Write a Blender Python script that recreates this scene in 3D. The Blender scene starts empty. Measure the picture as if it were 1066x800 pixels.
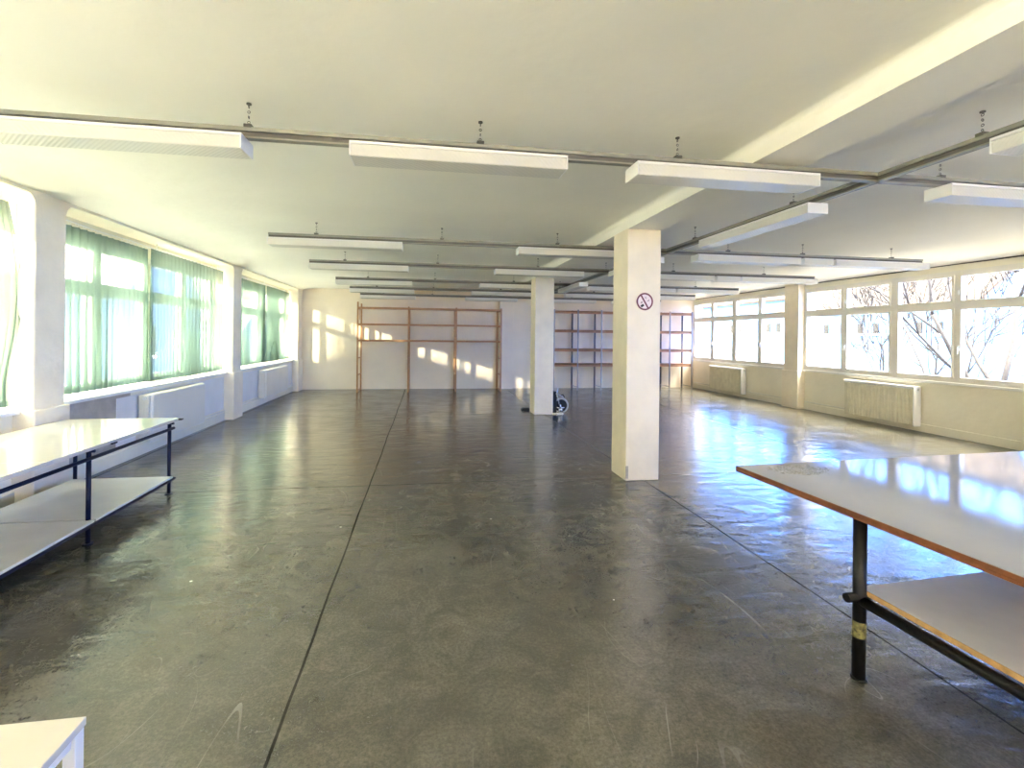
import bpy, bmesh, math, random
from mathutils import Vector, Matrix
random.seed(7)
PI = math.pi
sc = bpy.context.scene
COL = sc.collection

# ------------------------------------------------------------------ camera
F_PX, YAW, ROLL, CX, CY, CAM_H = 485.37, .1489, .0109, 515.7, 350.4, 1.6
fw = Vector((math.sin(YAW), math.cos(YAW), 0)); rt = Vector((math.cos(YAW), -math.sin(YAW), 0)); up = Vector((0, 0, 1))
r2 = rt*math.cos(ROLL)+up*math.sin(ROLL); u2 = -rt*math.sin(ROLL)+up*math.cos(ROLL)
cam = bpy.data.cameras.new('camera'); co = bpy.data.objects.new('camera', cam); COL.objects.link(co)
co.matrix_world = Matrix(((r2.x, u2.x, -fw.x, 0), (r2.y, u2.y, -fw.y, 0), (r2.z, u2.z, -fw.z, CAM_H), (0, 0, 0, 1)))
cam.sensor_fit = 'HORIZONTAL'; cam.sensor_width = 36; cam.lens = F_PX/1066*36
cam.shift_x = (533-CX)/1066; cam.shift_y = (CY-400)/1066; cam.clip_start = .05; cam.clip_end = 500
sc.camera = co

# ------------------------------------------------------------------ world, sun, exposure
SKY_WARM = (.46, .42, .30); SKY_BLUE = (.23, .66, 2.05); SKY_TOP = (6.5, 6.05, 5.15)   # low sky left, low sky right, bright high cloud
SKY_STRENGTH = 1.0
SUN_STRENGTH = 2.8
w = bpy.data.worlds.new('sky'); sc.world = w; w.use_nodes = True
nt = w.node_tree; nt.nodes.clear()
def wn(t): return nt.nodes.new(t)
tc = wn('ShaderNodeTexCoord'); sx = wn('ShaderNodeSeparateXYZ'); nt.links.new(tc.outputs['Generated'], sx.inputs[0])
m1 = wn('ShaderNodeMapRange'); m1.inputs['From Min'].default_value = -.3; m1.inputs['From Max'].default_value = .4
m1.interpolation_type = 'SMOOTHSTEP'
nt.links.new(sx.outputs['X'], m1.inputs['Value'])
mx = wn('ShaderNodeMix'); mx.data_type = 'RGBA'; mx.inputs['A'].default_value = (*SKY_WARM, 1); mx.inputs['B'].default_value = (*SKY_BLUE, 1)
nt.links.new(m1.outputs['Result'], mx.inputs['Factor'])
m2 = wn('ShaderNodeMapRange'); m2.inputs['From Min'].default_value = .4; m2.inputs['From Max'].default_value = .8
m2.interpolation_type = 'SMOOTHSTEP'
nt.links.new(sx.outputs['Z'], m2.inputs['Value'])
mx2 = wn('ShaderNodeMix'); mx2.data_type = 'RGBA'; mx2.inputs['B'].default_value = (*SKY_TOP, 1)
nt.links.new(m2.outputs['Result'], mx2.inputs['Factor']); nt.links.new(mx.outputs['Result'], mx2.inputs['A'])
bg = wn('ShaderNodeBackground'); bg.inputs['Strength'].default_value = SKY_STRENGTH
nt.links.new(mx2.outputs['Result'], bg.inputs['Color'])
wo = wn('ShaderNodeOutputWorld'); nt.links.new(bg.outputs[0], wo.inputs['Surface'])
w.cycles.sampling_method = 'MANUAL'; w.cycles.sample_map_resolution = 256

sl = bpy.data.lights.new('sun', 'SUN'); so = bpy.data.objects.new('sun', sl); COL.objects.link(so)
sl.energy = SUN_STRENGTH; sl.color = (1, .84, .6); sl.angle = math.radians(.6)
so.rotation_euler = Vector((.68, 1, -.225)).to_track_quat('-Z', 'Y').to_euler(); so.location = (-20, -20, 10)

sc.view_settings.view_transform = 'Standard'; sc.view_settings.look = 'None'
sc.view_settings.exposure = 3.72; sc.view_settings.gamma = 1; sc.view_settings.use_curve_mapping = False
sc.cycles.max_bounces = 12; sc.cycles.diffuse_bounces = 8; sc.cycles.transparent_max_bounces = 16
sc.cycles.sample_clamp_indirect = 8; sc.cycles.caustics_reflective = False; sc.cycles.caustics_refractive = False

# ------------------------------------------------------------------ materials
MATS = {}
def lin(c): return tuple(((v/255)/12.92 if v/255 <= .04045 else (((v/255)+.055)/1.055)**2.4) for v in c)
def mat(name, rgb, rough=.6, metal=0, var=.06, vscale=3, bump=0, bscale=40, spec=.5, coat=0, dark=None):
    """procedural principled material: colour broken up by noise, optional bump"""
    if name in MATS: return MATS[name]
    m = bpy.data.materials.new(name); m.use_nodes = True; t = m.node_tree; N = t.nodes; L = t.links
    p = N['Principled BSDF']; p.inputs['Roughness'].default_value = rough; p.inputs['Metallic'].default_value = metal
    p.inputs['Specular IOR Level'].default_value = spec; p.inputs['Coat Weight'].default_value = coat
    g = N.new('ShaderNodeNewGeometry')
    no = N.new('ShaderNodeTexNoise'); no.inputs['Scale'].default_value = vscale; no.inputs['Detail'].default_value = 6
    L.new(g.outputs['Position'], no.inputs['Vector'])
    r = N.new('ShaderNodeValToRGB'); r.color_ramp.elements[0].position = .3; r.color_ramp.elements[1].position = .7
    d = dark or tuple(c*(1-var*2) for c in rgb)
    r.color_ramp.elements[0].color = (*d, 1); r.color_ramp.elements[1].color = (*rgb, 1)
    L.new(no.outputs['Fac'], r.inputs['Fac']); L.new(r.outputs['Color'], p.inputs['Base Color'])
    if bump:
        n2 = N.new('ShaderNodeTexNoise'); n2.inputs['Scale'].default_value = bscale; n2.inputs['Detail'].default_value = 4
        L.new(g.outputs['Position'], n2.inputs['Vector'])
        b = N.new('ShaderNodeBump'); b.inputs['Strength'].default_value = bump; b.inputs['Distance'].default_value = .02
        L.new(n2.outputs['Fac'], b.inputs['Height']); L.new(b.outputs['Normal'], p.inputs['Normal'])
    MATS[name] = m
    return m

CEIL = mat('ceiling_plaster', (.91, .885, .79), .85, var=.03, vscale=.9, bump=.5, bscale=3.5)
WALL = mat('wall_plaster', (.88, .83, .68), .8, var=.04, vscale=2, bump=.2, bscale=9)
BACK = mat('back_wall_paint', (.92, .81, .64), .8, var=.05, vscale=1.5, bump=.15, bscale=8)
PANEL = mat('white_apron_paint', (.80, .80, .80), .6, var=.04, vscale=3)
COLUMN = mat('column_paint', (.90, .81, .65), .75, var=.05, vscale=4, bump=.25, bscale=14)
STUCCO = mat('raw_plaster', (.55, .5, .42), .85, var=.15, vscale=5, bump=.4, bscale=20)
FRAME = mat('window_frame_paint', (.80, .77, .70), .45, var=.03)
SILL = mat('sill_paint', (.85, .84, .80), .4, var=.05, vscale=6)
METAL = mat('track_metal', (.33, .32, .26), .5, .2, var=.1, vscale=10)
DARK = mat('dark_metal', (.035, .033, .03), .45, .3, var=.1)
CHAIN = mat('chain_metal', (.13, .12, .10), .5, .3)
HOUS = mat('fixture_enamel', (.86, .85, .82), .4, var=.02)
RAD = mat('radiator_enamel', (.78, .76, .68), .4, var=.03)
RADD = mat('radiator_fins', (.80, .75, .58), .5, var=.08, vscale=8)
RADW = mat('radiator_white_side', (.82, .83, .86), .35, var=.02)
BLUEM = mat('navy_tube', (.006, .009, .032), .5, 0, spec=.3, var=.1)
BLACKM = mat('black_tube', (.008, .008, .009), .4, 0, spec=.3, var=.2, vscale=30)
WOOD = mat('shelf_pine', (.52, .27, .12), .5, var=.12, vscale=12)
BROWN = mat('shelf_board_brown', (.55, .27, .12), .45, var=.1, vscale=9)
DPOST = mat('shelf_post_dark', (.10, .075, .065), .45, .4, var=.1)
GPOST = mat('shelf_post_grey', (.33, .31, .29), .4, .5, var=.1)
EDGE = mat('plywood_edge', (.22, .075, .028), .5, var=.15, vscale=25)
EDGE2 = mat('plywood_edge_pale', (.62, .38, .16), .5, var=.15, vscale=25)
WHITEP = mat('white_paint', (.82, .82, .79), .35, var=.02)
LAM = mat('white_laminate', (.68, .65, .56), .14, var=.02, vscale=5)
LAMS = mat('shelf_laminate', (.76, .75, .71), .3, var=.05, vscale=5)
CHROME = mat('chrome', (.7, .7, .7), .2, 1, var=.05)
RUBBER = mat('black_rubber', (.02, .02, .02), .6, var=.2)
GREYP = mat('grey_plastic', (.55, .56, .56), .35, .3, var=.05)
SIGNW = mat('sign_white', (.85, .72, .70), .4, var=.02)
SIGNR = mat('sign_red', (.16, .02, .03), .4, var=.05)
SIGNK = mat('sign_black', (.02, .012, .012), .4)
TAPE = mat('worn_yellow_tape', (.30, .28, .10), .5, vscale=55, dark=(.03, .03, .02))
ASPH = mat('street_paving', (.07, .07, .07), .9, var=.1, vscale=.3)
FACL = mat('blue_shade_render', (.055, .10, .19), .9, var=.03, vscale=.3)  # blue shade of the left houses put into the wall colour
BARK = mat('bark', (.035, .032, .032), .9, var=.2, vscale=10)
LEAF = mat('leaf', (.11, .12, .03), .7, var=.2)
GROUND = mat('added_snow', (.70, .68, .62), .9, var=.1, vscale=.3)  # pale snow added to bounce daylight up to the ceiling
FAC = mat('skylit_blue_render', (.10, .25, .62), .9, var=.03, vscale=.3)  # blue skylight on the facades put into the wall colour
FACW = mat('cream_render', (.5, .46, .36), .9, var=.03, vscale=.3)
ROOF = mat('orange_roof_tile', (.026, .016, .009), .9, var=.12, vscale=1.5)
ROOFR = mat('red_roof_tile', (.07, .018, .014), .9, var=.12, vscale=1.5)
WGLASS = mat('far_window_glass', (.05, .052, .055), .5, spec=.05, var=.1)

def glass_mat():
    m = bpy.data.materials.new('window_glass'); m.use_nodes = True; t = m.node_tree; N = t.nodes; L = t.links
    N.remove(N['Principled BSDF'])
    tr = N.new('ShaderNodeBsdfTransparent'); gl = N.new('ShaderNodeBsdfGlossy'); gl.inputs['Roughness'].default_value = .02
    fr = N.new('ShaderNodeFresnel'); fr.inputs['IOR'].default_value = 1.45
    no = N.new('ShaderNodeTexNoise'); no.inputs['Scale'].default_value = 2
    mr = N.new('ShaderNodeMapRange'); mr.inputs['To Min'].default_value = .93; mr.inputs['To Max'].default_value = .99
    L.new(no.outputs['Fac'], mr.inputs['Value']); L.new(mr.outputs['Result'], tr.inputs['Color'])
    ge = N.new('ShaderNodeNewGeometry'); ff = N.new('ShaderNodeMath'); ff.operation = 'SUBTRACT'; ff.inputs[0].default_value = 1; L.new(ge.outputs['Backfacing'], ff.inputs[1])
    fm = N.new('ShaderNodeMath'); fm.operation = 'MULTIPLY'; L.new(fr.outputs[0], fm.inputs[0]); L.new(ff.outputs[0], fm.inputs[1])
    mx = N.new('ShaderNodeMixShader'); L.new(fm.outputs[0], mx.inputs[0]); L.new(tr.outputs[0], mx.inputs[1]); L.new(gl.outputs[0], mx.inputs[2])
    L.new(mx.outputs[0], N['Material Output'].inputs['Surface'])
    return m
GLASS = glass_mat()

def curtain_mat():
    m = bpy.data.materials.new('sheer_green_curtain'); m.use_nodes = True; t = m.node_tree; N = t.nodes; L = t.links
    N.remove(N['Principled BSDF'])
    g = N.new('ShaderNodeNewGeometry'); no = N.new('ShaderNodeTexNoise'); no.inputs['Scale'].default_value = 90
    L.new(g.outputs['Position'], no.inputs['Vector'])
    r = N.new('ShaderNodeValToRGB'); r.color_ramp.elements[0].color = (.26, .37, .28, 1); r.color_ramp.elements[1].color = (.34, .46, .35, 1)
    L.new(no.outputs['Fac'], r.inputs['Fac'])
    tl = N.new('ShaderNodeBsdfTranslucent'); df = N.new('ShaderNodeBsdfDiffuse'); tr = N.new('ShaderNodeBsdfTransparent')
    tr.inputs['Color'].default_value = (.84, .93, .93, 1)
    tl.inputs['Color'].default_value = (.085, .13, .11, 1); L.new(r.outputs['Color'], df.inputs['Color'])
    a = N.new('ShaderNodeMixShader'); a.inputs[0].default_value = .45; L.new(tl.outputs[0], a.inputs[1]); L.new(df.outputs[0], a.inputs[2])
    b = N.new('ShaderNodeMixShader'); b.inputs[0].default_value = .24; L.new(a.outputs[0], b.inputs[1]); L.new(tr.outputs[0], b.inputs[2])
    L.new(b.outputs[0], N['Material Output'].inputs['Surface'])
    return m
CURT = curtain_mat()

def diffuser_mat():
    m = bpy.data.materials.new('prismatic_diffuser'); m.use_nodes = True; t = m.node_tree; N = t.nodes; L = t.links
    p = N['Principled BSDF']; p.inputs['Base Color'].default_value = (.80, .78, .70, 1); p.inputs['Roughness'].default_value = .25
    p.inputs['Subsurface Weight'].default_value = 0
    tcn = N.new('ShaderNodeTexCoord'); wv = N.new('ShaderNodeTexWave'); wv.inputs['Scale'].default_value = 22; wv.bands_direction = 'DIAGONAL'
    L.new(tcn.outputs['Object'], wv.inputs['Vector'])
    b = N.new('ShaderNodeBump'); b.inputs['Strength'].default_value = .35; b.inputs['Distance'].default_value = .004
    L.new(wv.outputs['Fac'], b.inputs['Height']); L.new(b.outputs['Normal'], p.inputs['Normal'])
    tl = N.new('ShaderNodeBsdfTranslucent'); tl.inputs['Color'].default_value = (.95, .94, .9, 1)
    mx = N.new('ShaderNodeMixShader'); mx.inputs[0].default_value = .3
    L.new(p.outputs[0], mx.inputs[1]); L.new(tl.outputs[0], mx.inputs[2]); L.new(mx.outputs[0], N['Material Output'].inputs['Surface'])
    return m
DIFF = diffuser_mat()

JX = [-6.6, -3.58, -.571, 2.44, 5.55]; JY = [-3.7, .7, 5.09, 9.5]
def floor_mat():
    m = bpy.data.materials.new('worn_grey_floor'); m.use_nodes = True; t = m.node_tree; N = t.nodes; L = t.links
    p = N['Principled BSDF']; g = N.new('ShaderNodeNewGeometry')
    sep = N.new('ShaderNodeSeparateXYZ'); L.new(g.outputs['Position'], sep.inputs[0])
    def math_(op, a, b=None, c=None):
        n = N.new('ShaderNodeMath'); n.operation = op
        for i, v in enumerate((a, b, c)):
            if v is None: continue
            if hasattr(v, 'links'): L.new(v, n.inputs[i])
            else: n.inputs[i].default_value = v
        return n.outputs[0]
    def noise(scale, detail=6, rough=.55, vec=None, dist=0):
        n = N.new('ShaderNodeTexNoise'); n.inputs['Scale'].default_value = scale; n.inputs['Detail'].default_value = detail
        n.inputs['Roughness'].default_value = rough; n.inputs['Distortion'].default_value = dist
        L.new(vec if vec is not None else g.outputs['Position'], n.inputs['Vector']); return n.outputs['Fac']
    def ramp(v, stops):
        r = N.new('ShaderNodeValToRGB'); e = r.color_ramp.elements
        while len(e) < len(stops): e.new(.5)
        for i, (q, c) in enumerate(stops): e[i].position = q; e[i].color = (*c, 1) if len(c) == 3 else c
        L.new(v, r.inputs['Fac']); return r.outputs['Color']
    def mixc(f, a, b, mode='MIX'):
        n = N.new('ShaderNodeMix'); n.data_type = 'RGBA'; n.blend_type = mode
        if hasattr(f, 'links'): L.new(f, n.inputs['Factor'])
        else: n.inputs['Factor'].default_value = f
        for k, v in (('A', a), ('B', b)):
            if hasattr(v, 'links'): L.new(v, n.inputs[k])
            else: n.inputs[k].default_value = (*v, 1)
        return n.outputs['Result']
    big = ramp(noise(.55, 5), [(.3, (.082, .076, .056)), (.5, (.122, .116, .086)), (.72, (.165, .157, .122))])
    fine = ramp(noise(60, 8, .85), [(.34, (.45,)*3), (.64, (1.4,)*3)])
    base = mixc(.85, big, fine, 'MULTIPLY')
    mid = ramp(noise(4.5, 8, .7, dist=1.2), [(.35, (.65,)*3), (.6, (1.1,)*3)])
    base = mixc(.8, base, mid, 'MULTIPLY')
    # dark stains
    st = ramp(noise(1.1, 4, .5, dist=.6), [(.58, (0, 0, 0)), (.74, (1, 1, 1))])
    base = mixc(math_('MULTIPLY', st, .35), base, (.055, .05, .035))
    # scratches: thin contour lines of stretched noise
    def scratch(scale, angle, stretch, width, seed):
        mp = N.new('ShaderNodeMapping'); mp.inputs['Rotation'].default_value = (0, 0, angle); mp.inputs['Scale'].default_value = (1, stretch, 1)
        mp.inputs['Location'].default_value = (seed, seed*1.7, 0); L.new(g.outputs['Position'], mp.inputs['Vector'])
        n = noise(scale, 1, .3, mp.outputs['Vector'], .25)
        d = math_('ABSOLUTE', math_('SUBTRACT', n, .5))
        return math_('LESS_THAN', d, width)
    gate = ramp(noise(1.7, 3), [(.5, (0, 0, 0)), (.62, (1, 1, 1))])
    s = math_('MAXIMUM', math_('MAXIMUM', scratch(1.1, .25, .22, .0007, 3), scratch(2.2, .1, .15, .0007, 33)), math_('MAXIMUM', scratch(1.9, -.7, .3, .0007, 9), scratch(2.4, 1.2, .35, .0007, 21)))
    s = math_('MULTIPLY', s, gate)
    base = mixc(math_('MULTIPLY', s, .6), base, (.26, .25, .21))
    # scuffed pale patches in the middle of the hall
    gx = math_('MULTIPLY', math_('SUBTRACT', sep.outputs['X'], .7), .55); gy = math_('MULTIPLY', math_('SUBTRACT', sep.outputs['Y'], 6.2), .35)
    rr = math_('SQRT', math_('ADD', math_('MULTIPLY', gx, gx), math_('MULTIPLY', gy, gy)))
    near = math_('MAXIMUM', math_('SUBTRACT', 1, rr), 0)
    sc_ = ramp(noise(7, 7, .7, dist=2), [(.56, (0, 0, 0)), (.66, (1, 1, 1))])
    base = mixc(math_('MULTIPLY', math_('MULTIPLY', near, sc_), .55), base, (.27, .265, .24))
    # paint specks
    vo = N.new('ShaderNodeTexVoronoi'); vo.inputs['Scale'].default_value = 2.3; L.new(g.outputs['Position'], vo.inputs['Vector'])
    base = mixc(math_('LESS_THAN', vo.outputs['Distance'], .022), base, (.7, .69, .62))
    # slab joints
    wob = math_('MULTIPLY', math_('SUBTRACT', noise(.9, 2), .5), .035)
    dist = None
    for v in JX:
        d = math_('ABSOLUTE', math_('SUBTRACT', math_('ADD', sep.outputs['X'], wob), v)); dist = d if dist is None else math_('MINIMUM', dist, d)
    dy = None
    for v in JY:
        d = math_('ABSOLUTE', math_('SUBTRACT', math_('ADD', sep.outputs['Y'], wob), v)); dy = d if dy is None else math_('MINIMUM', dy, d)
    jm = math_('MAXIMUM', math_('LESS_THAN', dist, .0065), math_('LESS_THAN', dy, .006))
    jl = math_('MULTIPLY', math_('LESS_THAN', dist, .022), gate)
    base = mixc(math_('MULTIPLY', jl, .35), base, (.2, .19, .15))
    base = mixc(math_('MULTIPLY', jm, .85), base, (.02, .019, .015))
    L.new(base, p.inputs['Base Color'])
    ro = ramp(noise(2.2, 6, .6), [(.3, (.13,)*3), (.7, (.27,)*3)])
    ro2 = math_('ADD', ro, math_('MULTIPLY', jm, .4)); L.new(ro2, p.inputs['Roughness'])
    p.inputs['IOR'].default_value = 2.1; L.new(math_('MULTIPLY', math_('SUBTRACT', 1, jm), .5), p.inputs['Specular IOR Level'])
    mp = N.new('ShaderNodeMapping'); mp.inputs['Scale'].default_value = (1, 2.2, 1); L.new(g.outputs['Position'], mp.inputs['Vector'])
    h = math_('ADD', math_('MULTIPLY', noise(3.2, 3, .5, mp.outputs['Vector'], .5), 1.0), math_('MULTIPLY', noise(30, 4, .6), .05))
    h = math_('SUBTRACT', h, math_('MULTIPLY', jm, .4))
    b = N.new('ShaderNodeBump'); b.inputs['Strength'].default_value = .42; b.inputs['Distance'].default_value = .02
    L.new(h, b.inputs['Height']); L.new(b.outputs['Normal'], p.inputs['Normal'])
    return m
FLOOR = floor_mat()

def tabletop_mat():
    """white laminate with a peeled, silvery worn patch near the corner (object coordinates)"""
    m = bpy.data.materials.new('worn_white_laminate'); m.use_nodes = True; t = m.node_tree; N = t.nodes; L = t.links
    p = N['Principled BSDF']; p.inputs['Roughness'].default_value = .07; p.inputs['Specular IOR Level'].default_value = .25
    tcn = N.new('ShaderNodeTexCoord'); mp = N.new('ShaderNodeMapping'); mp.vector_type = 'POINT'
    mp.inputs['Location'].default_value = (-.33*3.4, .14*5.5, 0); mp.inputs['Scale'].default_value = (3.4, 5.5, 0)
    L.new(tcn.outputs['Object'], mp.inputs['Vector'])
    ln = N.new('ShaderNodeVectorMath'); ln.operation = 'LENGTH'; L.new(mp.outputs['Vector'], ln.inputs[0])
    no = N.new('ShaderNodeTexNoise'); no.inputs['Scale'].default_value = 11; no.inputs['Detail'].default_value = 8; no.inputs['Roughness'].default_value = .7; no.inputs['Distortion'].default_value = 1.5
    L.new(tcn.outputs['Object'], no.inputs['Vector'])
    a = N.new('ShaderNodeMath'); a.operation = 'ADD'; L.new(ln.outputs['Value'], a.inputs[0]); L.new(no.outputs['Fac'], a.inputs[1])
    lt = N.new('ShaderNodeMath'); lt.operation = 'LESS_THAN'; lt.inputs[1].default_value = 1.12; L.new(a.outputs[0], lt.inputs[0])
    n2 = N.new('ShaderNodeTexNoise'); n2.inputs['Scale'].default_value = 45; n2.inputs['Detail'].default_value = 5; n2.inputs['Distortion'].default_value = 3; L.new(tcn.outputs['Object'], n2.inputs['Vector'])
    r = N.new('ShaderNodeValToRGB'); r.color_ramp.elements[0].position = .42; r.color_ramp.elements[0].color = (.07, .065, .05, 1)
    r.color_ramp.elements[1].position = .56; r.color_ramp.elements[1].color = (.5, .5, .48, 1); L.new(n2.outputs['Fac'], r.inputs['Fac'])
    n3 = N.new('ShaderNodeTexNoise'); n3.inputs['Scale'].default_value = 3; n3.inputs['Detail'].default_value = 5; L.new(tcn.outputs['Object'], n3.inputs['Vector'])
    r3 = N.new('ShaderNodeValToRGB'); r3.color_ramp.elements[0].color = (.32, .33, .35, 1); r3.color_ramp.elements[1].color = (.39, .40, .41, 1); L.new(n3.outputs['Fac'], r3.inputs['Fac'])
    mx = N.new('ShaderNodeMix'); mx.data_type = 'RGBA'; L.new(lt.outputs[0], mx.inputs['Factor']); L.new(r3.outputs['Color'], mx.inputs['A']); L.new(r.outputs['Color'], mx.inputs['B'])
    L.new(mx.outputs['Result'], p.inputs['Base Color'])
    return m
TOPW = tabletop_mat()

# ------------------------------------------------------------------ mesh helpers
class MB:
    def __init__(s): s.bm = bmesh.new()
    def box(s, x0, x1, y0, y1, z0, z1, bev=0, seg=2):
        x0, x1 = min(x0, x1), max(x0, x1); y0, y1 = min(y0, y1), max(y0, y1); z0, z1 = min(z0, z1), max(z0, z1)
        b = s.bm
        vs = [b.verts.new((x, y, z)) for x in (x0, x1) for y in (y0, y1) for z in (z0, z1)]
        fs = [b.faces.new([vs[i] for i in q]) for q in ((0, 1, 3, 2), (4, 6, 7, 5), (0, 4, 5, 1), (2, 3, 7, 6), (0, 2, 6, 4), (1, 5, 7, 3))]
        if bev:
            es = {e for f in fs for e in f.edges}
            bmesh.ops.bevel(b, geom=list(es), offset=bev, segments=seg, profile=.5, affect='EDGES')
        return s
    def prism(s, pts, axis, a0, a1):
        """closed outline pts (2-D) swept along axis 'x','y' or 'z' from a0 to a1"""
        def P(p, a):
            return {'x': (a, p[0], p[1]), 'y': (p[0], a, p[1]), 'z': (p[0], p[1], a)}[axis]
        b = s.bm; A = [b.verts.new(P(p, a0)) for p in pts]; B = [b.verts.new(P(p, a1)) for p in pts]; n = len(pts)
        for i in range(n): b.faces.new((A[i], A[(i+1) % n], B[(i+1) % n], B[i]))
        b.faces.new(A[::-1]); b.faces.new(B); return s
    def tube(s, p, q, r, r2=None, n=10, caps=True):
        p, q = Vector(p), Vector(q); d = (q-p).normalized(); r2 = r if r2 is None else r2
        a = d.orthogonal().normalized(); c = d.cross(a); b = s.bm
        A = [b.verts.new(p+(a*math.cos(t)+c*math.sin(t))*r) for t in (2*PI*i/n for i in range(n))]
        B = [b.verts.new(q+(a*math.cos(t)+c*math.sin(t))*r2) for t in (2*PI*i/n for i in range(n))]
        for i in range(n): f = b.faces.new((A[i], A[(i+1) % n], B[(i+1) % n], B[i])); f.smooth = True
        if caps: b.faces.new(A[::-1]); b.faces.new(B)
        return s
    def path(s, pts, rad, n=6):
        pts = [Vector(p) for p in pts]; b = s.bm; rings = []
        up = None
        for i, p in enumerate(pts):
            d = (pts[min(i+1, len(pts)-1)]-pts[max(i-1, 0)]).normalized()
            a = d.orthogonal().normalized() if up is None else (up-d*up.dot(d)).normalized()
            up = a; c = d.cross(a); r = rad[i] if isinstance(rad, (list, tuple)) else rad
            rings.append([b.verts.new(p+(a*math.cos(2*PI*k/n)+c*math.sin(2*PI*k/n))*r) for k in range(n)])
        for A, B in zip(rings, rings[1:]):
            for k in range(n): f = b.faces.new((A[k], A[(k+1) % n], B[(k+1) % n], B[k])); f.smooth = True
        b.faces.new(rings[0][::-1]); b.faces.new(rings[-1]); return s
    def torus(s, c, R, r, ax='y', n=24, m=8, a0=0, a1=2*PI, sq=1):
        c = Vector(c); b = s.bm; full = abs(a1-a0-2*PI) < 1e-6; rings = []
        for i in range(n if full else n+1):
            t = a0+(a1-a0)*i/n; rg = []
            for k in range(m):
                u = 2*PI*k/m; rad = R+r*math.cos(u); h = r*sq*math.sin(u)
                v = {'y': (rad*math.cos(t), h, rad*math.sin(t)), 'z': (rad*math.cos(t), rad*math.sin(t), h), 'x': (h, rad*math.cos(t), rad*math.sin(t))}[ax]
                rg.append(b.verts.new(c+Vector(v)))
            rings.append(rg)
        prs = list(zip(rings, rings[1:]+rings[:1])) if full else list(zip(rings, rings[1:]))
        for A, B in prs:
            for k in range(m): f = b.faces.new((A[k], A[(k+1) % m], B[(k+1) % m], B[k])); f.smooth = True
        return s
    def build(s, name, m, parent=None, loc=None, rz=None):
        bmesh.ops.recalc_face_normals(s.bm, faces=s.bm.faces)
        me = bpy.data.meshes.new(name); s.bm.to_mesh(me); s.bm.free(); me.materials.append(m)
        o = bpy.data.objects.new(name, me); COL.objects.link(o)
        if parent is not None: o.parent = parent
        if loc is not None: o.location = loc
        if rz is not None: o.rotation_euler = (0, 0, rz)
        return o

def tag(o, label, cat, group=None, kind=None):
    o['label'] = label; o['category'] = cat
    if group: o['group'] = group
    if kind: o['kind'] = kind
    return o
def thing(name, label, cat, loc=(0, 0, 0), rz=0, group=None):
    o = bpy.data.objects.new(name, None); COL.objects.link(o); o.location = loc; o.rotation_euler = (0, 0, rz); o.empty_display_size = .1
    return tag(o, label, cat, group)
def struct(o, label=None, cat=None):
    o['kind'] = 'structure'
    if label: o['label'] = label; o['category'] = cat
    return o

# ------------------------------------------------------------------ room shell
XL, XLI, XR, YB, YF, ZC = -3.53, -3.68, 8.68, 14.16, -4.2, 2.945
XO = -4.05                                       # outer face of the left wall
XRO = 8.98
ZS, ZH = .90, 2.77                               # window opening
struct(MB().box(XO, XRO, YF-.3, YB+.3, -.25, 0).build('floor', FLOOR), 'worn dark grey polished concrete floor with slab joints and scratches', 'floor')
# ceiling slab: profile across X (coved at the left wall), swept along Y
prof = [(XO, 3.25), (XO, 2.885), (XL, 2.885)]
for i in range(1, 13):
    t = i/12; prof.append((XL+.6*t, ZC-(ZC-2.885)*(1-t)**2))
prof += [(8.15, ZC), (8.4, ZC-.008), (8.58, ZC-.03), (XR, ZC-.07), (XRO, ZC-.07), (XRO, 3.25)]
ceil = MB().prism(prof, 'y', YF-.3, YB+.3).build('ceiling', CEIL)
for f in ceil.data.polygons: f.use_smooth = True
ceil.data.set_sharp_from_angle(angle=.5)
struct(ceil, 'cream plastered ceiling slab, coved down at the window walls', 'ceiling')
# upper storey added on the ceiling slab to shade the street opposite
struct(MB().box(XO, XRO, YF-.3, YB+.3, 3.26, 8.2).build('added_upper_storey', WALL), 'added unseen upper storey above the hall', 'wall')
# downstand beam, soffit 2.816, with a soft plaster fillet on its left side
bp = [(2.22, 2.816), (2.617, 2.816), (2.617, 3.1), (2.17, 3.1), (2.17, ZC-.0)]
for k in range(1, 6): t = k/6; bp.append((2.17+.05*math.sin(t*PI/2), ZC-.05*(1-math.cos(t*PI/2))))
bp.append((2.22, ZC-.05))
struct(MB().prism(bp, 'y', YF-.3, YB+.05).build('trim_1', CEIL), 'long cream downstand beam running over the two columns', 'beam')
# back wall with a pilaster under the beam
struct(MB().box(XO, XRO, YB, YB+.3, -.2, 3.2).build('wall_back', BACK), 'pale cream back wall with window light on it', 'wall')
struct(MB().box(2.23, 2.66, YB-.14, YB+.02, 0, 2.9, .006).build('pilaster', BACK), 'pale flat pilaster on the back wall beside the pine shelving', 'pilaster')
mb = MB().box(XO, XRO, YF-.3, YF, -.2, ZS).box(XO, XRO, YF-.3, YF, ZH+.03, 3.2)  # unseen wall; its window openings are added to bring in fill light
for a, b in ((XO, XL+.1), (.3, .7), (4.5, 4.9), (XR-.2, XRO)): mb.box(a, b, YF-.3, YF, ZS-.02, ZH+.04)
struct(mb.build('wall_front', WALL), 'added window wall behind the camera, lets in fill light', 'wall')

PIL_L = [(-3.9, -3.5), (.42, .8), (4.83, 5.2), (9.28, 9.66), (13.72, 14.17)]
BAY_L = [(-3.5, .42), (.8, 4.83), (5.2, 9.28), (9.66, 13.72)]
PIL_R = [(-3.9, -3.5), (.55, .97), (5.02, 5.45), (9.62, 10.05)]
BAY_R = [(-3.5, .55), (.97, 5.02), (5.45, 9.62), (10.05, 14.13)]
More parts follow.
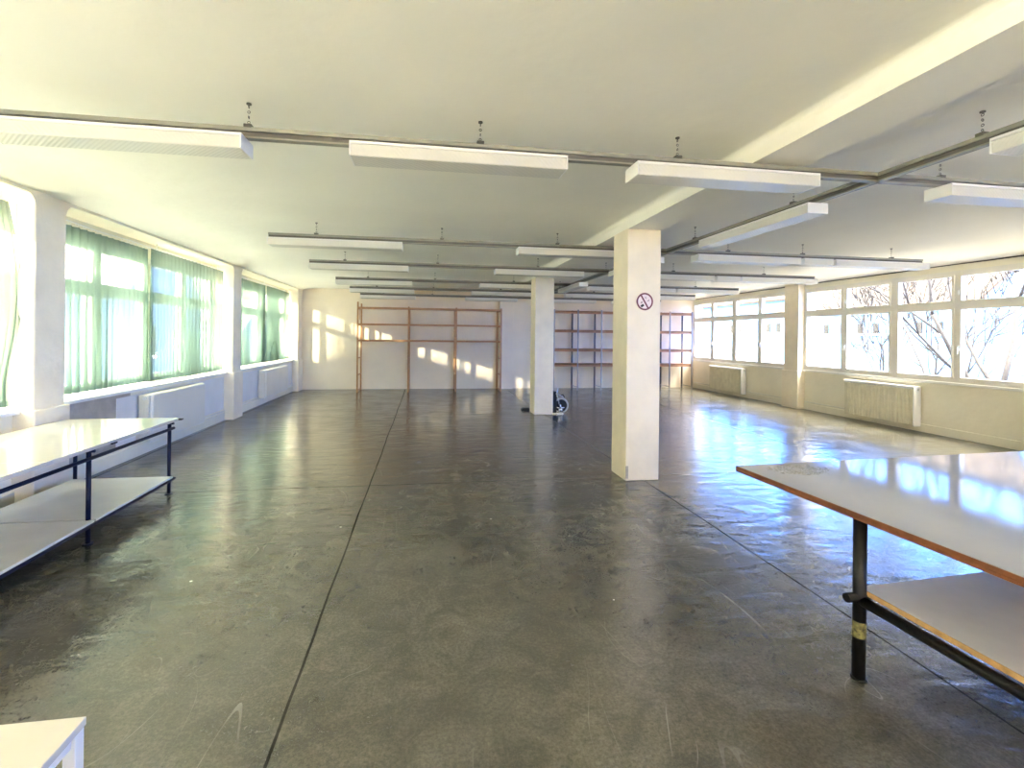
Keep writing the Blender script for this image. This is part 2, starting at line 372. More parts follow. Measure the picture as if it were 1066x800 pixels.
# left wall: apron below the sills, lintel above, solid where pilasters stand
mb = MB().box(XO, XLI, YF, YB, -.2, ZS-.03)
for a, b in BAY_L: mb.box(XO+.002, -3.87, a, b, 2.645, 2.87)
for a, b in PIL_L: mb.box(XO, XLI, a, b, ZS-.04, 2.875)
mb.box(XO, XLI, YF, -3.9, ZS-.04, 2.875)
mb.box(XLI-.01, XLI+.03, YF, YB, 0, .15, .006)
struct(MB().box(XO, XL, YF, YB, 2.855, 2.9).build('trim_13', WALL), 'plaster lintel above the left windows', 'lintel')
struct(mb.build('wall_left', WALL), 'left window wall with white apron and low plinth', 'wall')
mb = MB()
for a, b in ((5.2, 9.28), (9.66, 13.72)):      # smooth white apron panels with joints
    n = 4; s_ = (b-a)/n
    for k in range(n):
        if (a, k) == (5.2, 0): continue
        mb.box(XLI-.005, XLI+.012, a+k*s_+.006, a+(k+1)*s_-.006, .2, .80, .004)
struct(mb.build('trim_2', PANEL), 'smooth white apron panels under the left windows', 'panel')
def pilaster(y0, y1, side, label):
    xf, xb = (XL+.003, XLI) if side < 0 else (8.52, XR)
    mb = MB(); lo, hi = min(xf, xb), max(xf, xb)
    mb.box(lo, hi, y0, y1, 0, 2.90, .012)
    f2 = xf+(.03 if side < 0 else -.03)
    mb.box(min(f2, xb), max(f2, xb), y0-.03, y1+.03, 0, ZS-.02, .01)
    if side < 0:                                  # flared plaster corners into the lintel
        for yy, sg in ((y0, -1), (y1, 1)):
            R_ = .10; pts = [(yy-sg*.01, 2.865), (yy-sg*.01, 2.855-R_)]
            for k in range(7): a = k/6*PI/2; pts.append((yy+sg*R_*(1-math.cos(a)), 2.855-R_+R_*math.sin(a)))
            pts.append((yy+sg*R_, 2.865))
            mb.prism(pts, 'x', -3.86, XL+.0015)
    return struct(mb.build('pilaster', COLUMN), label, 'pilaster')
for i, (a, b) in enumerate(PIL_L[1:4]):
    pilaster(a, b, -1, ['pilaster of the left wall beside the camera', 'broad cream pilaster at the left edge behind the white table', 'cream pilaster between the two curtained window bays'][i])
pilaster(13.72, 14.14, -1, 'narrow cream pilaster in the far left corner')
# right wall
mb = MB().box(XR, XRO, YF, YB, -.2, ZS+.01).box(XR, XRO, YF, YB, ZH, 3.0)
for a, b in PIL_R+[(14.13, 14.17)]: mb.box(XR, XRO, a, b, ZS, ZH+.02)
mb.box(XR, XRO, YF, -3.9, ZS, ZH+.02)
mb.box(XR-.025, XR+.01, YF, YB, 0, .14, .006)
struct(mb.build('wall_right', WALL), 'right window wall, beige apron below white framed windows', 'wall')
for i, (a, b) in enumerate(PIL_R[1:]):
    pilaster(a, b, 1, ['pilaster of the right wall beside the camera', 'pilaster at the right edge of the nearest window band', 'cream pilaster between the two right window bands'][i])

struct(MB().box(XLI-.004, XLI+.008, 5.205, 6.5, .18, ZS-.06, .002).build('trim_12', STUCCO), 'raw grey plaster apron beside the broad left pilaster', 'plaster')
# sills
for i, (a, b) in enumerate(BAY_L):
    struct(MB().box(XO+.05, XLI+.07, a, b, ZS-.05, ZS-.015, .006).build('trim_%d' % (3+i), SILL), ['sill of the window behind the camera, left', 'white sill at the left edge', 'white sill under the nearer long green curtains', 'white sill under the far green curtains'][i], 'sill')
for i, (a, b) in enumerate(BAY_R):
    struct(MB().box(XR-.05, XR+.04, a, b, ZS-.03, ZS+.015, .005).build('trim_%d' % (7+i), SILL), ['sill of the window behind the camera, right', 'sill beside the camera, right', 'grey-edged sill under the near right window band', 'grey-edged sill under the far right window band'][i], 'sill')

# windows: four casements per bay, each with a light above the transom
def window(n, side, y0, y1, label):
    r = bpy.data.objects.new('window_%d' % n, None); COL.objects.link(r); r['kind'] = 'structure'; r['label'] = label; r['category'] = 'window'
    x = XR+.045 if side > 0 else -3.95
    xi = x-.045 if side > 0 else x+.045           # inner face
    r.location = (x, (y0+y1)/2, ZS)
    Y = lambda v: v-(y0+y1)/2
    W = y1-y0; e = .07; mid = .12; mul = .07
    pw = (W-2*e-mid*1.25-2*mul*1.6)/4
    mb = MB(); H = (ZH if side > 0 else 2.65)-ZS; t0, t1 = (2.11-ZS, 2.29-ZS) if side > 0 else (2.0-ZS, 2.2-ZS)
    hx = .045
    h2 = hx-.003; mb.box(-h2, h2, Y(y0)+.002, Y(y1)-.002, .001, .095).box(-h2, h2, Y(y0)+.002, Y(y1)-.002, H-.08, H-.001).box(-h2, h2, Y(y0)+.002, Y(y1)-.002, t0+.03, t1-.03)
    ys = []; yy = y0+e
    for k in range(4):
        ys.append((yy, yy+pw)); yy += pw+(mul*1.6 if k != 1 else mid*1.25)
    mb.box(-hx, hx, Y(y0), Y(y0+e), 0, H).box(-hx, hx, Y(y1-e), Y(y1), 0, H)
    for k in range(3): mb.box(-hx, hx, Y(ys[k][1]), Y(ys[k+1][0]), 0, H)
    fr = mb.build('window_frame', FRAME, r)
    s = -1 if side > 0 else 1
    for k, (a, b) in enumerate(ys):
        for (z0, z1) in ((.095, t0+.03), (t1-.03, H-.08)):
            mb = MB(); q = .03; xa, xb = s*hx*.2, s*(hx+.014)
            mb.box(xa, xb, Y(a-.02), Y(a+q-.015), z0-.01, z1+.01, .004).box(xa, xb, Y(b-q+.015), Y(b+.02), z0-.01, z1+.01, .004)
            mb.box(xa, xb, Y(a), Y(b), z0-.012, z0+q-.015, .003).box(xa, xb, Y(a), Y(b), z1-q+.015, z1+.012, .003)
            sa = mb.build('casement' if z0 < .5 else 'top_light', FRAME, r)
            MB().box(-.004, .004, Y(a), Y(b), z0, z1).build('pane', GLASS, sa)
        hy = Y(a-.02) if k % 2 else Y(b+.02)
        mb = MB().box(s*(hx+.012), s*(hx+.03), hy-.014, hy+.014, .55, .63, .003)
        mb.box(s*(hx+.028), s*(hx+.045), hy-.008, hy+.008, .49, .60, .003); mb.build('handle', WHITEP, r)
        if k % 2 == 0: MB().box(s*(hx+.012), s*(hx+.035), hy-.012, hy+.012, t1+.08, t1+.15, .003).build('handle', WHITEP, r)
    return r
for i, (a, b) in enumerate(((XL+.1, .3), (.7, 4.5), (4.9, XR-.2))):  # added windows behind the camera, a source of fill daylight
    r = bpy.data.objects.new('window_%d' % (9+i), None); COL.objects.link(r); struct(r, 'added fill-light window in the wall behind the camera', 'window')
    r.location = ((a+b)/2, YF-.15, ZS); hw_ = (b-a)/2; mb = MB().box(-hw_, hw_, -.04, .04, 0, .09).box(-hw_, hw_, -.04, .04, 1.80, 1.9)
    for k in range(5): xx = -hw_+k*(2*hw_-.1)/4; mb.box(xx, xx+.1, -.04, .04, 0, 1.9)
    mb.build('window_frame', FRAME, r); MB().box(-hw_, hw_, -.004, .004, .05, 1.85).build('pane', GLASS, r)
NAMES_L = ['window behind the camera, left wall', 'left wall window at the picture edge behind a green curtain', 'left wall window band behind the nearer long curtains', 'left wall window band behind the far curtains']
NAMES_R = ['window behind the camera, right wall', 'right wall window beside the camera', 'near right window band with bare branches outside', 'far right window band beside the brown shelving']
for i, (a, b) in enumerate(BAY_L): window(1+i, -1, a, b, NAMES_L[i])
for i, (a, b) in enumerate(BAY_R): window(5+i, 1, a, b, NAMES_R[i])

# cable along the top of the right windows, heating pipes
tag(MB().path([(XR-.012, y, 2.875+.004*math.sin(y*3)) for y in [k*.5 for k in range(0, 29)]], .009, 6).build('cable', DARK), 'thin dark cable running along the wall above the right windows', 'cable')
def pipe(side, y0, y1, label):
    x = XR-.045 if side > 0 else XLI+.045
    pts = [(x, y0, .18), (x, y1, .18)]
    r = MB().tube(*pts, .011).build('heating_pipe', RAD)
    tag(r, label, 'pipe')
pipe(1, 10.12, 11.5, 'thin beige heating pipe low on the right wall, before the far radiator')
pipe(1, 13.1, 14.1, 'thin beige heating pipe low on the right wall, beyond the far radiator')
pipe(1, 8.45, 9.55, 'thin beige heating pipe between right pilaster and ribbed radiator')
pipe(-1, 8.2, 9.2, 'thin heating pipe low on the left wall before the pilaster')
pipe(-1, 9.72, 10.94, 'thin heating pipe low on the left wall, between pilaster and far radiator')
pipe(-1, 12.76, 13.66, 'thin heating pipe low on the left wall, beyond the far radiator')

# ------------------------------------------------------------------ columns
def column(x0, x1, y0, y1, z1, label):
    mb = MB().box(x0, x1, y0, y1, 0, z1, .012, 3)
    return struct(mb.build('column', COLUMN), label, 'column')
column(2.219, 2.617, 4.92, 5.32, 2.83, 'near square cream column with the round no smoking sign')
column(2.219, 2.617, 9.33, 9.73, 2.83, 'far square cream column with the folded trolley beside it')
# chipped foot of near column
mb = MB()
for (y, w_, h) in ((4.915, .03, .10), ): mb.box(2.222, 2.252, 4.914, 4.925, .03, .17, .003)
struct(mb.build('column_chip', STUCCO), 'chipped bare patch at the foot of the near column', 'chip')

# no smoking sign
sg = thing('no_smoking_sign', 'round no smoking sign on the near column', 'sign', (2.424, 4.917, 2.008))
def disc(mb, R_, y, th, n=48, cx=0, cz=0):
    mb.tube((cx, y, cz), (cx, y-th, cz), R_, n=n); return mb
disc(MB(), .098, 0, .003).build('plate', SIGNW, sg)
rg = MB(); n = 56
for i in range(n):
    a, b = 2*PI*i/n, 2*PI*(i+1)/n
    rg.prism([(math.cos(a)*.098, math.sin(a)*.098), (math.cos(b)*.098, math.sin(b)*.098), (math.cos(b)*.080, math.sin(b)*.080), (math.cos(a)*.080, math.sin(a)*.080)], 'y', -.0045, -.003)
rg.build('ring', SIGNR, sg)
def bar(mb, p, q, w_, y0=-.0045, y1=-.003):
    p, q = Vector(p), Vector(q); d = (q-p).normalized(); nrm = Vector((-d.y, d.x))*w_/2
    mb.prism([tuple(p+nrm), tuple(q+nrm), tuple(q-nrm), tuple(p-nrm)], 'y', y0, y1); return mb
bar(MB(), (-.048, .074), (.042, -.076), .018, -.0055, -.0045).build('slash', SIGNR, sg)
mb = MB(); bar(mb, (-.046, -.056), (-.012, -.036), .026); mb.build('cigarette_packet', SIGNK, sg)
mb = MB(); bar(mb, (.0, .04), (.012, .052), .006); bar(mb, (.026, .0), (.05, .022), .006); bar(mb, (.012, .045), (.02, .03), .005); bar(mb, (.05, .022), (.045, .004), .005)
mb.build('smoke_mark', mat('sign_grey', (.3, .22, .22), .5), sg)

mb = MB(); bar(mb, (-.045, -.018), (-.03, -.002), .016); mb.build('match_mark', mat('sign_grey', (.3, .22, .22), .5), sg)
# ------------------------------------------------------------------ ceiling tracks, hangers, light fixtures
TZ0, TZ1 = 2.735, 2.80
def chain(mb, x, y, z0, z1):
    n = max(3, int((z1-z0)/.03)); h = (z1-z0)/n
    for i in range(n):
        z = z0+h*(i+.5); R_ = h*.55
        mb.torus((x, y, z), R_*.45, .0022, 'x' if i % 2 else 'y', 8, 5)
def track(axis, fixed, a0, a1, hooks, label, group='grey cable tracks under the ceiling'):
    r = thing('cable_track', label, 'track', (a0, fixed, TZ0) if axis == 'x' else (fixed, a0, TZ0), 0, group)
    L_ = a1-a0; hw = .022; H = TZ1-TZ0
    mb = MB()
    # C-shaped rail: top flange, bottom flange, web darkened for recess shade
    def bx(u0, u1, v0, v1, z0, z1):
        if axis == 'x': mb.box(u0, u1, v0, v1, z0, z1)
        else: mb.box(v0, v1, u0, u1, z0, z1)
    bx(0, L_, -hw, hw, H-.024, H); bx(0, L_, -hw, hw, 0, .01)
    rl = mb.build('rail', METAL, r)
    mb = MB(); bx(.001, L_-.001, -hw*.5, hw*.5, .01, H-.024); mb.build('shaded_web', CHAIN, rl)
    for h in hooks:
        u = h-a0; x, y = (u, 0) if axis == 'x' else (0, u)
        b = MB().box(x-.022, x+.022, y-.024, y+.024, H-.004, H+.018, .003) if axis == 'x' else MB().box(x-.024, x+.024, y-.022, y+.022, H-.004, H+.018, .003)
        b.build('bracket', CHAIN, r)
        c = MB(); chain(c, x, y, H+.018, ZC-TZ0-.006); c.build('chain', CHAIN, r)
        MB().tube((x, y, ZC-TZ0-.008), (x, y, ZC-TZ0), .014, n=12).build('ceiling_hook', CHAIN, r)
    return r
s117 = 1.17
ROWY = [2.907, 5.865, 7.825, 10.04, 11.83, 13.72]
ordn = ['nearest', 'second', 'third', 'fourth', 'fifth', 'farthest']
track('x', ROWY[0], -3.3, 5.4, [-1.033, .327, 1.654, 3.73], 'grey cable track running across the room nearest to the camera')
for i in range(1, 6):
    xe = [0, 7.22, 7.25, 7.3, 7.3, 7.3][i]
    hk = [-1.31, .19, 1.68, 4.1, 5.25, 6.7] if i == 1 else [-1.3, .19, 1.9, 4.4, 6.2]
    if i > 2: hk = [-1.2, .19, 1.9, 4.4, 6.2]
    track('x', ROWY[i], -1.85, xe, hk, 'grey cable track running across the room, %s from the camera' % ordn[i])
track('y', 3.2, .3, 13.6, [2.27, 3.68, 5.2, 8.0, 10.9], 'grey cable track running lengthways over the right half of the room')

def fixture_proto(Lf, axis='x', short=False):
    r = thing('light_fixture', 'x', 'light')
    W_, H_ = .19, .088
    def sw(x0, x1, y0, y1, z0, z1, bev=0, mb=None):
        mb = mb or MB()
        return mb.box(x0, x1, y0, y1, z0, z1, bev)
    sw(0, Lf, -W_/2, W_/2, -.016, 0, .003).build('housing', HOUS, r)
    sw(.006, Lf-.006, -W_/2+.003, W_/2-.003, -H_, -.016, .008).build('diffuser', DIFF, r)
    sw(0, .008, -W_/2, W_/2, -H_, -.012, .002).build('end_cap', HOUS, r)
    sw(Lf-.008, Lf, -W_/2, W_/2, -H_, -.012, .002).build('end_cap', HOUS, r)
    return r
def copy_tree(o, parent=None):
    c = o.copy(); COL.objects.link(c)
    if parent is not None: c.parent = parent
    for ch in list(o.children): copy_tree(ch, c)
    return c
P15 = fixture_proto(1.55); P13 = fixture_proto(1.32); PS = fixture_proto(.46)
used = set()
def fixture(P, x, y, label, rz=0, grp='white prismatic light fixtures'):
    o = P if P.name not in used else copy_tree(P)
    used.add(P.name); o.location = (x, y, TZ0+.001); o.rotation_euler = (0, 0, rz); o['label'] = label; o['group'] = grp
    return o
for x, l in ((-2.36, 'white prismatic ceiling light, leftmost on the nearest cross track'), (-.452, 'white prismatic ceiling light, second from left on the nearest cross track'),
             (1.33, 'white ribbed ceiling light on the nearest track, in front of the beam'), (3.71, 'white ceiling light at the right picture edge on the nearest cross track')):
    fixture(P13, x, ROWY[0], l)
for i in range(1, 6):
    for x, l in ((-1.84, 'leftmost'), (1.15, 'second from left'), (3.6, 'third from left'), (5.7, 'rightmost')):
        if i >= 4 and x == 5.7: pass
        fixture(P15, x, ROWY[i], 'white ceiling light, %s on the %s cross track from the camera' % (l, ordn[i]))
    if i < 5: fixture(PS, 5.2, ROWY[i], 'short white fitting between the two right lights of the %s cross track' % ordn[i])
for y, l in ((.85, 'white ceiling light on the lengthways track at the right picture edge'), (3.42, 'white ceiling light on the lengthways track in front of the near column'),
             (6.1, 'white ceiling light on the lengthways track just beyond the near column'), (9.2, 'white ceiling light on the lengthways track above the far column')):
    fixture(P15 if y > 1 else P13, 3.2, y, l, PI/2)

# ------------------------------------------------------------------ curtains
def curtain(y0, y1, x, label, waves, bunch=0, near_swing=0, seed=0):
    rnd = random.Random(seed); zt, zb = 2.745, .935
    n = int((y1-y0)/.012); nz = 14; mb = MB(); b = mb.bm
    ph = [rnd.uniform(0, 6.28) for _ in range(4)]
    rows = []
    for j in range(nz+1):
        v = j/nz; z = zt+(zb-zt)*v; row = []
        for i in range(n+1):
            u = i/n
            if bunch > 0: uu = 1-(1-u)**(1+bunch)          # gathered towards y1
            elif bunch < 0: uu = u**(1-bunch)              # gathered towards y0
            else: uu = u
            y = y0+(y1-y0)*uu
            amp = (.012+.018*v)*(1+.5*math.sin(u*7+ph[1]))
            ph_ = u*waves*2*PI+ph[0]+.7*math.sin(u*5+ph[2])
            xx = x+amp*math.sin(ph_)+.008*v*math.sin(u*3.1*2*PI+ph[3])
            yy = y+.4*amp*math.cos(ph_*1.0)
            if near_swing: yy += near_swing*math.sin(min(1, v*1.15)*PI)*(u**6)
            row.append(b.verts.new((xx, yy, z)))
        rows.append(row)
    for A, B in zip(rows, rows[1:]):
        for i in range(n): f = b.faces.new((A[i], A[i+1], B[i+1], B[i])); f.smooth = True
    o = mb.build('curtain', CURT); tag(o, label, 'curtain', 'sheer green curtains on the left windows')
    h = MB(); b = h.bm; rows2 = []                         # doubled hem
    last = [tuple(v.co) for v in o.data.vertices[nz*(n+1):]]
    A = [b.verts.new((p[0]+.003, p[1], p[2]+.05)) for p in last]; B = [b.verts.new((p[0]+.003, p[1], p[2]-.004)) for p in last]
    for i in range(n): b.faces.new((A[i], A[i+1], B[i+1], B[i])).smooth = True
    h.build('hem', CURT, o)
    return o
CXX = -3.77
curtain(.95, 4.70, -3.655, 'green curtain with flared edge at the left picture edge', 34, .3, .14, 1)
curtain(5.24, 7.06, CXX-.02, 'sheer green curtain next to the broad left pilaster', 18, .25, 0, 2)
curtain(6.97, 9.24, CXX+.07, 'sheer green curtain on the far half of the nearer window band', 22, -.35, 0, 3)
curtain(9.7, 11.73, CXX, 'sheer green curtain just beyond the middle left pilaster', 22, .4, 0, 4)
curtain(11.79, 13.68, CXX+.02, 'sheer green curtain nearest to the far left corner', 22, -.4, 0, 5)
def rod(y0, y1, label, hasdroop=False):
    r = thing('curtain_rod', label, 'rod', (CXX, y0, 2.777))
    L_ = y1-y0
    MB().path([(0, L_*k/20, .006*math.sin(k*1.1)) for k in range(21)], .009, 8).build('rail', WHITEP, r)
    mb = MB(); nn = int(L_/.11)
    for k in range(nn): mb.torus((0, .05+k*.11, -.012), .014, .0025, 'y', 10, 5)
    mb.build('rings', WHITEP, r)['kind'] = 'stuff'
    for k in (0.02, .5, .98): MB().tube((0, L_*k, 0), (0, L_*k, .08), .006).build('bracket', WHITEP, r)
rod(5.22, 9.26, 'white curtain rod over the nearer left window band')
rod(9.68, 13.7, 'white curtain rod over the far left window band')
rod(.85, 4.8, 'curtain rod over the window at the left picture edge')

# ------------------------------------------------------------------ radiators
def rad_left(y0, y1, label, knob=True):
    x0, x1 = XLI+.02, XLI+.17
    r = thing('radiator', label, 'radiator', (XLI, (y0+y1)/2, 0)); c = (y0+y1)/2
    X0, X1, h0, h1 = .035, .18, .16, .80
    MB().box(X0+.01, X1, y0-c+.05, y1-c, h0, h1, .03, 4).build('front_panel', RAD, r)
    mb = MB().box(X0, X1-.025, y0-c, y0-c+.06, h0+.01, h1-.01, .006)
    for k in range(3): mb.box(X0+.02+k*.035, X0+.032+k*.035, y0-c-.006, y0-c+.003, h0+.04, h1-.10, .002)
    mb.build('side_panel', RAD, r)
    MB().tube((X0+.08, y0-c-.03, h1-.05), (X0+.08, y0-c+.01, h1-.05), .022, n=14).build('valve_knob', WHITEP, r)
    MB().tube((.03, y0-c-.02, -.0+.18), (.03, y0-c-.02, h0+.3), .009).build('supply_pipe', RAD, r)
rad_left(6.62, 8.14, 'smooth cream radiator with rounded top under the nearer left window band')
rad_left(11.0, 12.72, 'smooth cream radiator under the far left window band')
def rad_right(y0, y1, label):
    r = thing('radiator', label, 'radiator', (XR, (y0+y1)/2, 0)); c = (y0+y1)/2
    h0, h1 = .10, .80
    MB().box(-.165, -.032, y0-c+.01, y1-c, h0, h1-.015, .006).build('body', RADD, r)
    mb = MB(); n = int((y1-y0-.02)/.062)
    for k in range(n): a = y0-c+.02+k*(y1-y0-.03)/n; mb.box(-.178, -.16, a, a+.036, h0+.012, h1-.06, .004)
    mb.build('fins', RADD, r)
    MB().box(-.182, -.032, y0-c, y1-c, h1-.05, h1, .012, 3).build('top_grille', RADW, r)
    MB().box(-.182, -.032, y0-c-.012, y0-c+.01, h0-.01, h1-.004, .006).build('side_panel', RADW, r)
    MB().tube((-.1, y0-c-.02, h1-.06), (-.1, y0-c-.01, h1-.06), .02, n=14).build('valve_knob', GREYP, r)
    MB().tube((-.06, y1-c, h1-.03), (-.06, y1-c+.07, h1-.03), .018, n=10).build('valve', DARK, r)
    MB().tube((-.045, y1-c-.01, .18), (-.045, y1-c+.05, .18), .011).build('pipe_union', RAD, r)
rad_right(7.02, 8.40, 'ribbed beige radiator with white end under the near right window band')
rad_right(11.55, 13.0, 'ribbed beige radiator under the far right window band')

# ------------------------------------------------------------------ pine shelving (left) and brown shelving (right)
r = thing('shelving_unit', 'open pine shelving of three bays with bare lower half against the back wall', 'shelving', (.15, 13.7, 0))
FX = [-1.86, -.47, .87, 2.17]; LV = [.50, .97, 1.45, 1.90, 2.36]
yf, yb_ = -.34, .40
for i, X in enumerate(FX):
    x = X-.15; top = 2.52 if i == 0 else 2.41
    for y in (yf, yb_): MB().box(x-.022, x+.022, y-.022, y+.022, 0, top, .003).build('post', WOOD, r)
    for z in LV+[.06]: MB().box(x-.012, x+.012, yf, yb_, z-.035, z-.005, .002).build('rung', WOOD, r)
for i in range(3):
    for z in LV[2:]:
        MB().box(FX[i]-.15+.02, FX[i+1]-.15-.02, yf+.02, yb_-.1, z-.005, z+.02, .002).build('shelf_board', WOOD, r)
        MB().box(FX[i]-.15, FX[i+1]-.15, yf-.032, yf-.021, z-.03, z+.022, .002).build('front_rail', WOOD, r)
MB().box(FX[0]-.15+.03, FX[0]-.15+.045, yf+.1, yf+.13, 2.02, 2.34, .002).build('loose_slat', WOOD, r)
MB().box(FX[2]-.15-.05, FX[2]-.15-.035, yf-.01, yf+.02, 1.5, 1.82, .002).build('loose_slat', WOOD, r)

r = thing('shelving_unit', 'brown board shelving on dark steel posts behind the columns', 'shelving', (6.0, 13.8, 0))
FR = [3.80+.74*k for k in range(7)]; yf, yb_ = -.3, .27
for X in FR:
    x = X-6.0
    MB().box(x-.017, x+.017, yf-.017, yf+.017, 0, 2.43, .002).build('front_post', GPOST, r)
    MB().box(x-.022, x+.022, yb_-.02, yb_+.02, 0, 2.43, .002).build('back_post', DPOST, r)
    MB().tube((x, yf, .10), (x, yb_, .10), .010).build('foot_rung', GPOST, r)
    for z in (.77, 1.22, 1.79, 2.36): MB().box(x-.01, x+.01, yf, yb_, z-.03, z-.005).build('bracket', DPOST, r)
for k in range(6):
    for z in (.77, 1.22, 1.79, 2.36):
        MB().box(FR[k]-6+.02, FR[k+1]-6-.02, yf+.02, yb_-.02, z-.004, z+.03, .002).build('shelf_board', BROWN, r)
for z in (.77, 1.22, 1.79, 2.36):
    MB().box(FR[0]-6, FR[6]-6, yf+.02, yf+.035, z-.05, z+.034, .002).build('front_rail', BROWN, r)

# ------------------------------------------------------------------ folded trolley and the block beside the far column
r = thing('folding_trolley', 'folded trolley with grey spoked wheel leaning by the far column', 'trolley', (2.80, 9.45, 0))
W0 = (0.02, 0, .165)
MB().torus(W0, .145, .02, 'y', 32, 8, -PI*.5, PI*1.5, 1.3).build('tyre', GREYP, r)
mb = MB().tube((W0[0], -.012, W0[2]), (W0[0], .012, W0[2]), .128, n=32); mb.build('wheel_disc', RUBBER, r)
hub = MB().tube((W0[0]-.02, -.05, .11), (W0[0]-.02, -.010, .11), .045, n=20); 
for k in range(5):
    a = 2*PI*k/5+.3; hub.tube((W0[0]-.02, -.045, .11), (W0[0]-.02+.085*math.cos(a), -.045, .11+.085*math.sin(a)), .016, .012)
hub.build('hub', CHROME, r)
mb = MB().path([(-.02, -.045, .11), (-.05, -.045, .30), (-.085, -.045, .42), (-.06, -.045, .53)], [.016, .016, .015, .012], 8); mb.build('strut', CHROME, r)
mb = MB().path([(-.10, -.035, .42), (-.02, -.03, .39), (.05, -.02, .35), (.12, 0, .26), (.155, 0, .16), (.13, 0, .05), (.06, -.02, .03)], .011, 8); mb.build('frame_tube', GREYP, r)
MB().box(-.165, -.07, -.03, .05, .02, .46, .02).build('folded_bag', RUBBER, r)
MB().box(-.16, .06, -.06, -.03, .0, .02, .004).build('toe_plate', CHROME, r)
MB().path([(.01, -.02, .38), (.05, -.03, .40), (.09, -.02, .34)], .014, 8).build('grip', RUBBER, r)
mb = MB(); mb.prism([(2.08, 0), (2.25, 0), (2.25, .05), (2.12, .05), (2.09, .03)], 'y', 9.9, 10.02)
tag(mb.build('door_wedge', RUBBER), 'small black block on the floor left of the far column', 'wedge')

# ------------------------------------------------------------------ left work table
r = thing('work_table', 'long white topped work table on navy steel tube frame along the left wall', 'table', (-2.45, 5.09, 0))
T = lambda X: X+2.45
def U(Y): return Y-5.09
y_n = 1.75
MB().box(T(-3.44), T(-2.43), U(3.43), U(5.09), .722, .75, .003).build('tabletop', LAM, r)
MB().box(T(-3.44), T(-2.43), U(y_n), U(3.428), .722, .75, .003).build('tabletop', LAM, r)
LEGY = [5.05, 3.93, 2.8, 1.82]
for y in LEGY:
    MB().tube((T(-2.5), U(y), 0), (T(-2.5), U(y), .722), .0165, n=12).build('leg', BLUEM, r)
    MB().tube((T(-3.33), U(y), 0), (T(-3.33), U(y), .722), .0165, n=12).build('leg', BLUEM, r)
    MB().tube((T(-3.35), U(y), .152), (T(-2.46), U(y), .152), .012, n=10).build('cross_rail', BLUEM, r)
    MB().tube((T(-3.35), U(y), .700), (T(-2.46), U(y), .700), .012, n=10).build('cross_rail', BLUEM, r)
    MB().tube((T(-2.5), U(y), 0), (T(-2.5), U(y), .008), .035, n=14).build('foot_plate', BLUEM, r)
MB().tube((T(-2.475), U(5.08), .65), (T(-2.475), U(y_n), .65), .014, n=10).build('front_rail', BLUEM, r)
MB().tube((T(-2.46), U(5.07), .150), (T(-2.46), U(y_n), .150), .014, n=10).build('shelf_rail', BLUEM, r)
MB().tube((T(-3.35), U(5.07), .65), (T(-3.35), U(y_n), .65), .014, n=10).build('back_rail', BLUEM, r)
MB().box(T(-3.34), T(-2.455), U(3.945), U(5.03), .164, .182, .002).build('lower_shelf', LAMS, r)
MB().box(T(-3.34), T(-2.455), U(2.6), U(3.925), .164, .182, .002).build('lower_shelf', LAMS, r)
MB().box(T(-3.34), T(-2.455), U(y_n), U(2.58), .164, .182, .002).build('lower_shelf', LAMS, r)
MB().box(T(-2.44), T(-2.40), U(5.07), U(5.11), .728, .742, .002).build('corner_clip', BLACKM, r)
MB().box(T(-2.445), T(-2.415), U(4.06), U(4.12), .718, .730, .002).build('corner_clip', BLACKM, r)

# ------------------------------------------------------------------ right work table
th = math.radians(3.0)
r = thing('work_table', 'large white topped table with brown edge and black pipe legs, right foreground', 'table', (1.953, 2.685, 0), th)
def W2L(X, Y):
    dx, dy = X-1.953, Y-2.685; return (dx*math.cos(th)+dy*math.sin(th), -dx*math.sin(th)+dy*math.cos(th))
top = MB().box(0, 2.9, -2.3, 0, .778, .80, .002).build('tabletop', TOPW, r)
MB().box(-.004, 2.9, -2.3, .003, .764, .779, .002).build('top_edge', EDGE, r)
mb = MB().box(-.0035, .0, -2.3, 0, .7795, .797).box(-.0035, 2.9, .0, .0035, .7795, .797); mb.build('edge_band', EDGE, r)
lx, ly = W2L(2.045, 1.925)
for (x, y) in ((lx, ly), (lx, -2.1), (2.5, ly), (2.5, -2.1)):
    lg = MB().tube((x, y, .0), (x, y, .765), .0275, n=20).build('leg', BLACKM, r)
    MB().tube((x, y, 0), (x, y, .010), .034, n=16).build('foot_plate', BLACKM, lg)
    if x == lx and y == ly: MB().tube((x, y, .20), (x, y, .275), .0283, n=20, caps=False).build('tape_band', TAPE, lg)
MB().tube((lx+.0, ly+.0, .372), (lx+.0, -2.15, .372), .024, n=14).build('side_rail', BLACKM, r)
MB().tube((lx-.075, ly, .388), (2.55, ly, .388), .021, n=14).build('cross_rail', BLACKM, r)
MB().tube((lx, -2.1, .388), (2.55, -2.1, .388), .021, n=14).build('cross_rail', BLACKM, r)
MB().box(lx+.03, 2.48, -2.12, ly+.03, .398, .416, .002).build('lower_shelf', LAMS, r)
MB().box(lx+.024, lx+.030, -2.12, ly+.03, .394, .417, .001).build('shelf_edge', EDGE2, r)

# ------------------------------------------------------------------ white side table, bottom left corner
r = thing('side_table', 'small white side table in the bottom left corner', 'table', (-.99, 1.56, 0))
MB().box(-.55, 0, -.55, 0, .425, .45, .003).build('tabletop', LAM, r)
for x, y in ((-.034, -.034), (-.516, -.034), (-.034, -.516), (-.516, -.516)):
    MB().box(x-.005, x+.03, y-.005, y+.03, 0, .426, .002).build('leg', WHITEP, r)
MB().box(-.022, -.008, -.50, -.05, .395, .424, .001).build('apron', WHITEP, r)
MB().box(-.50, -.05, -.045, -.012, .37, .424, .001).build('apron', WHITEP, r)

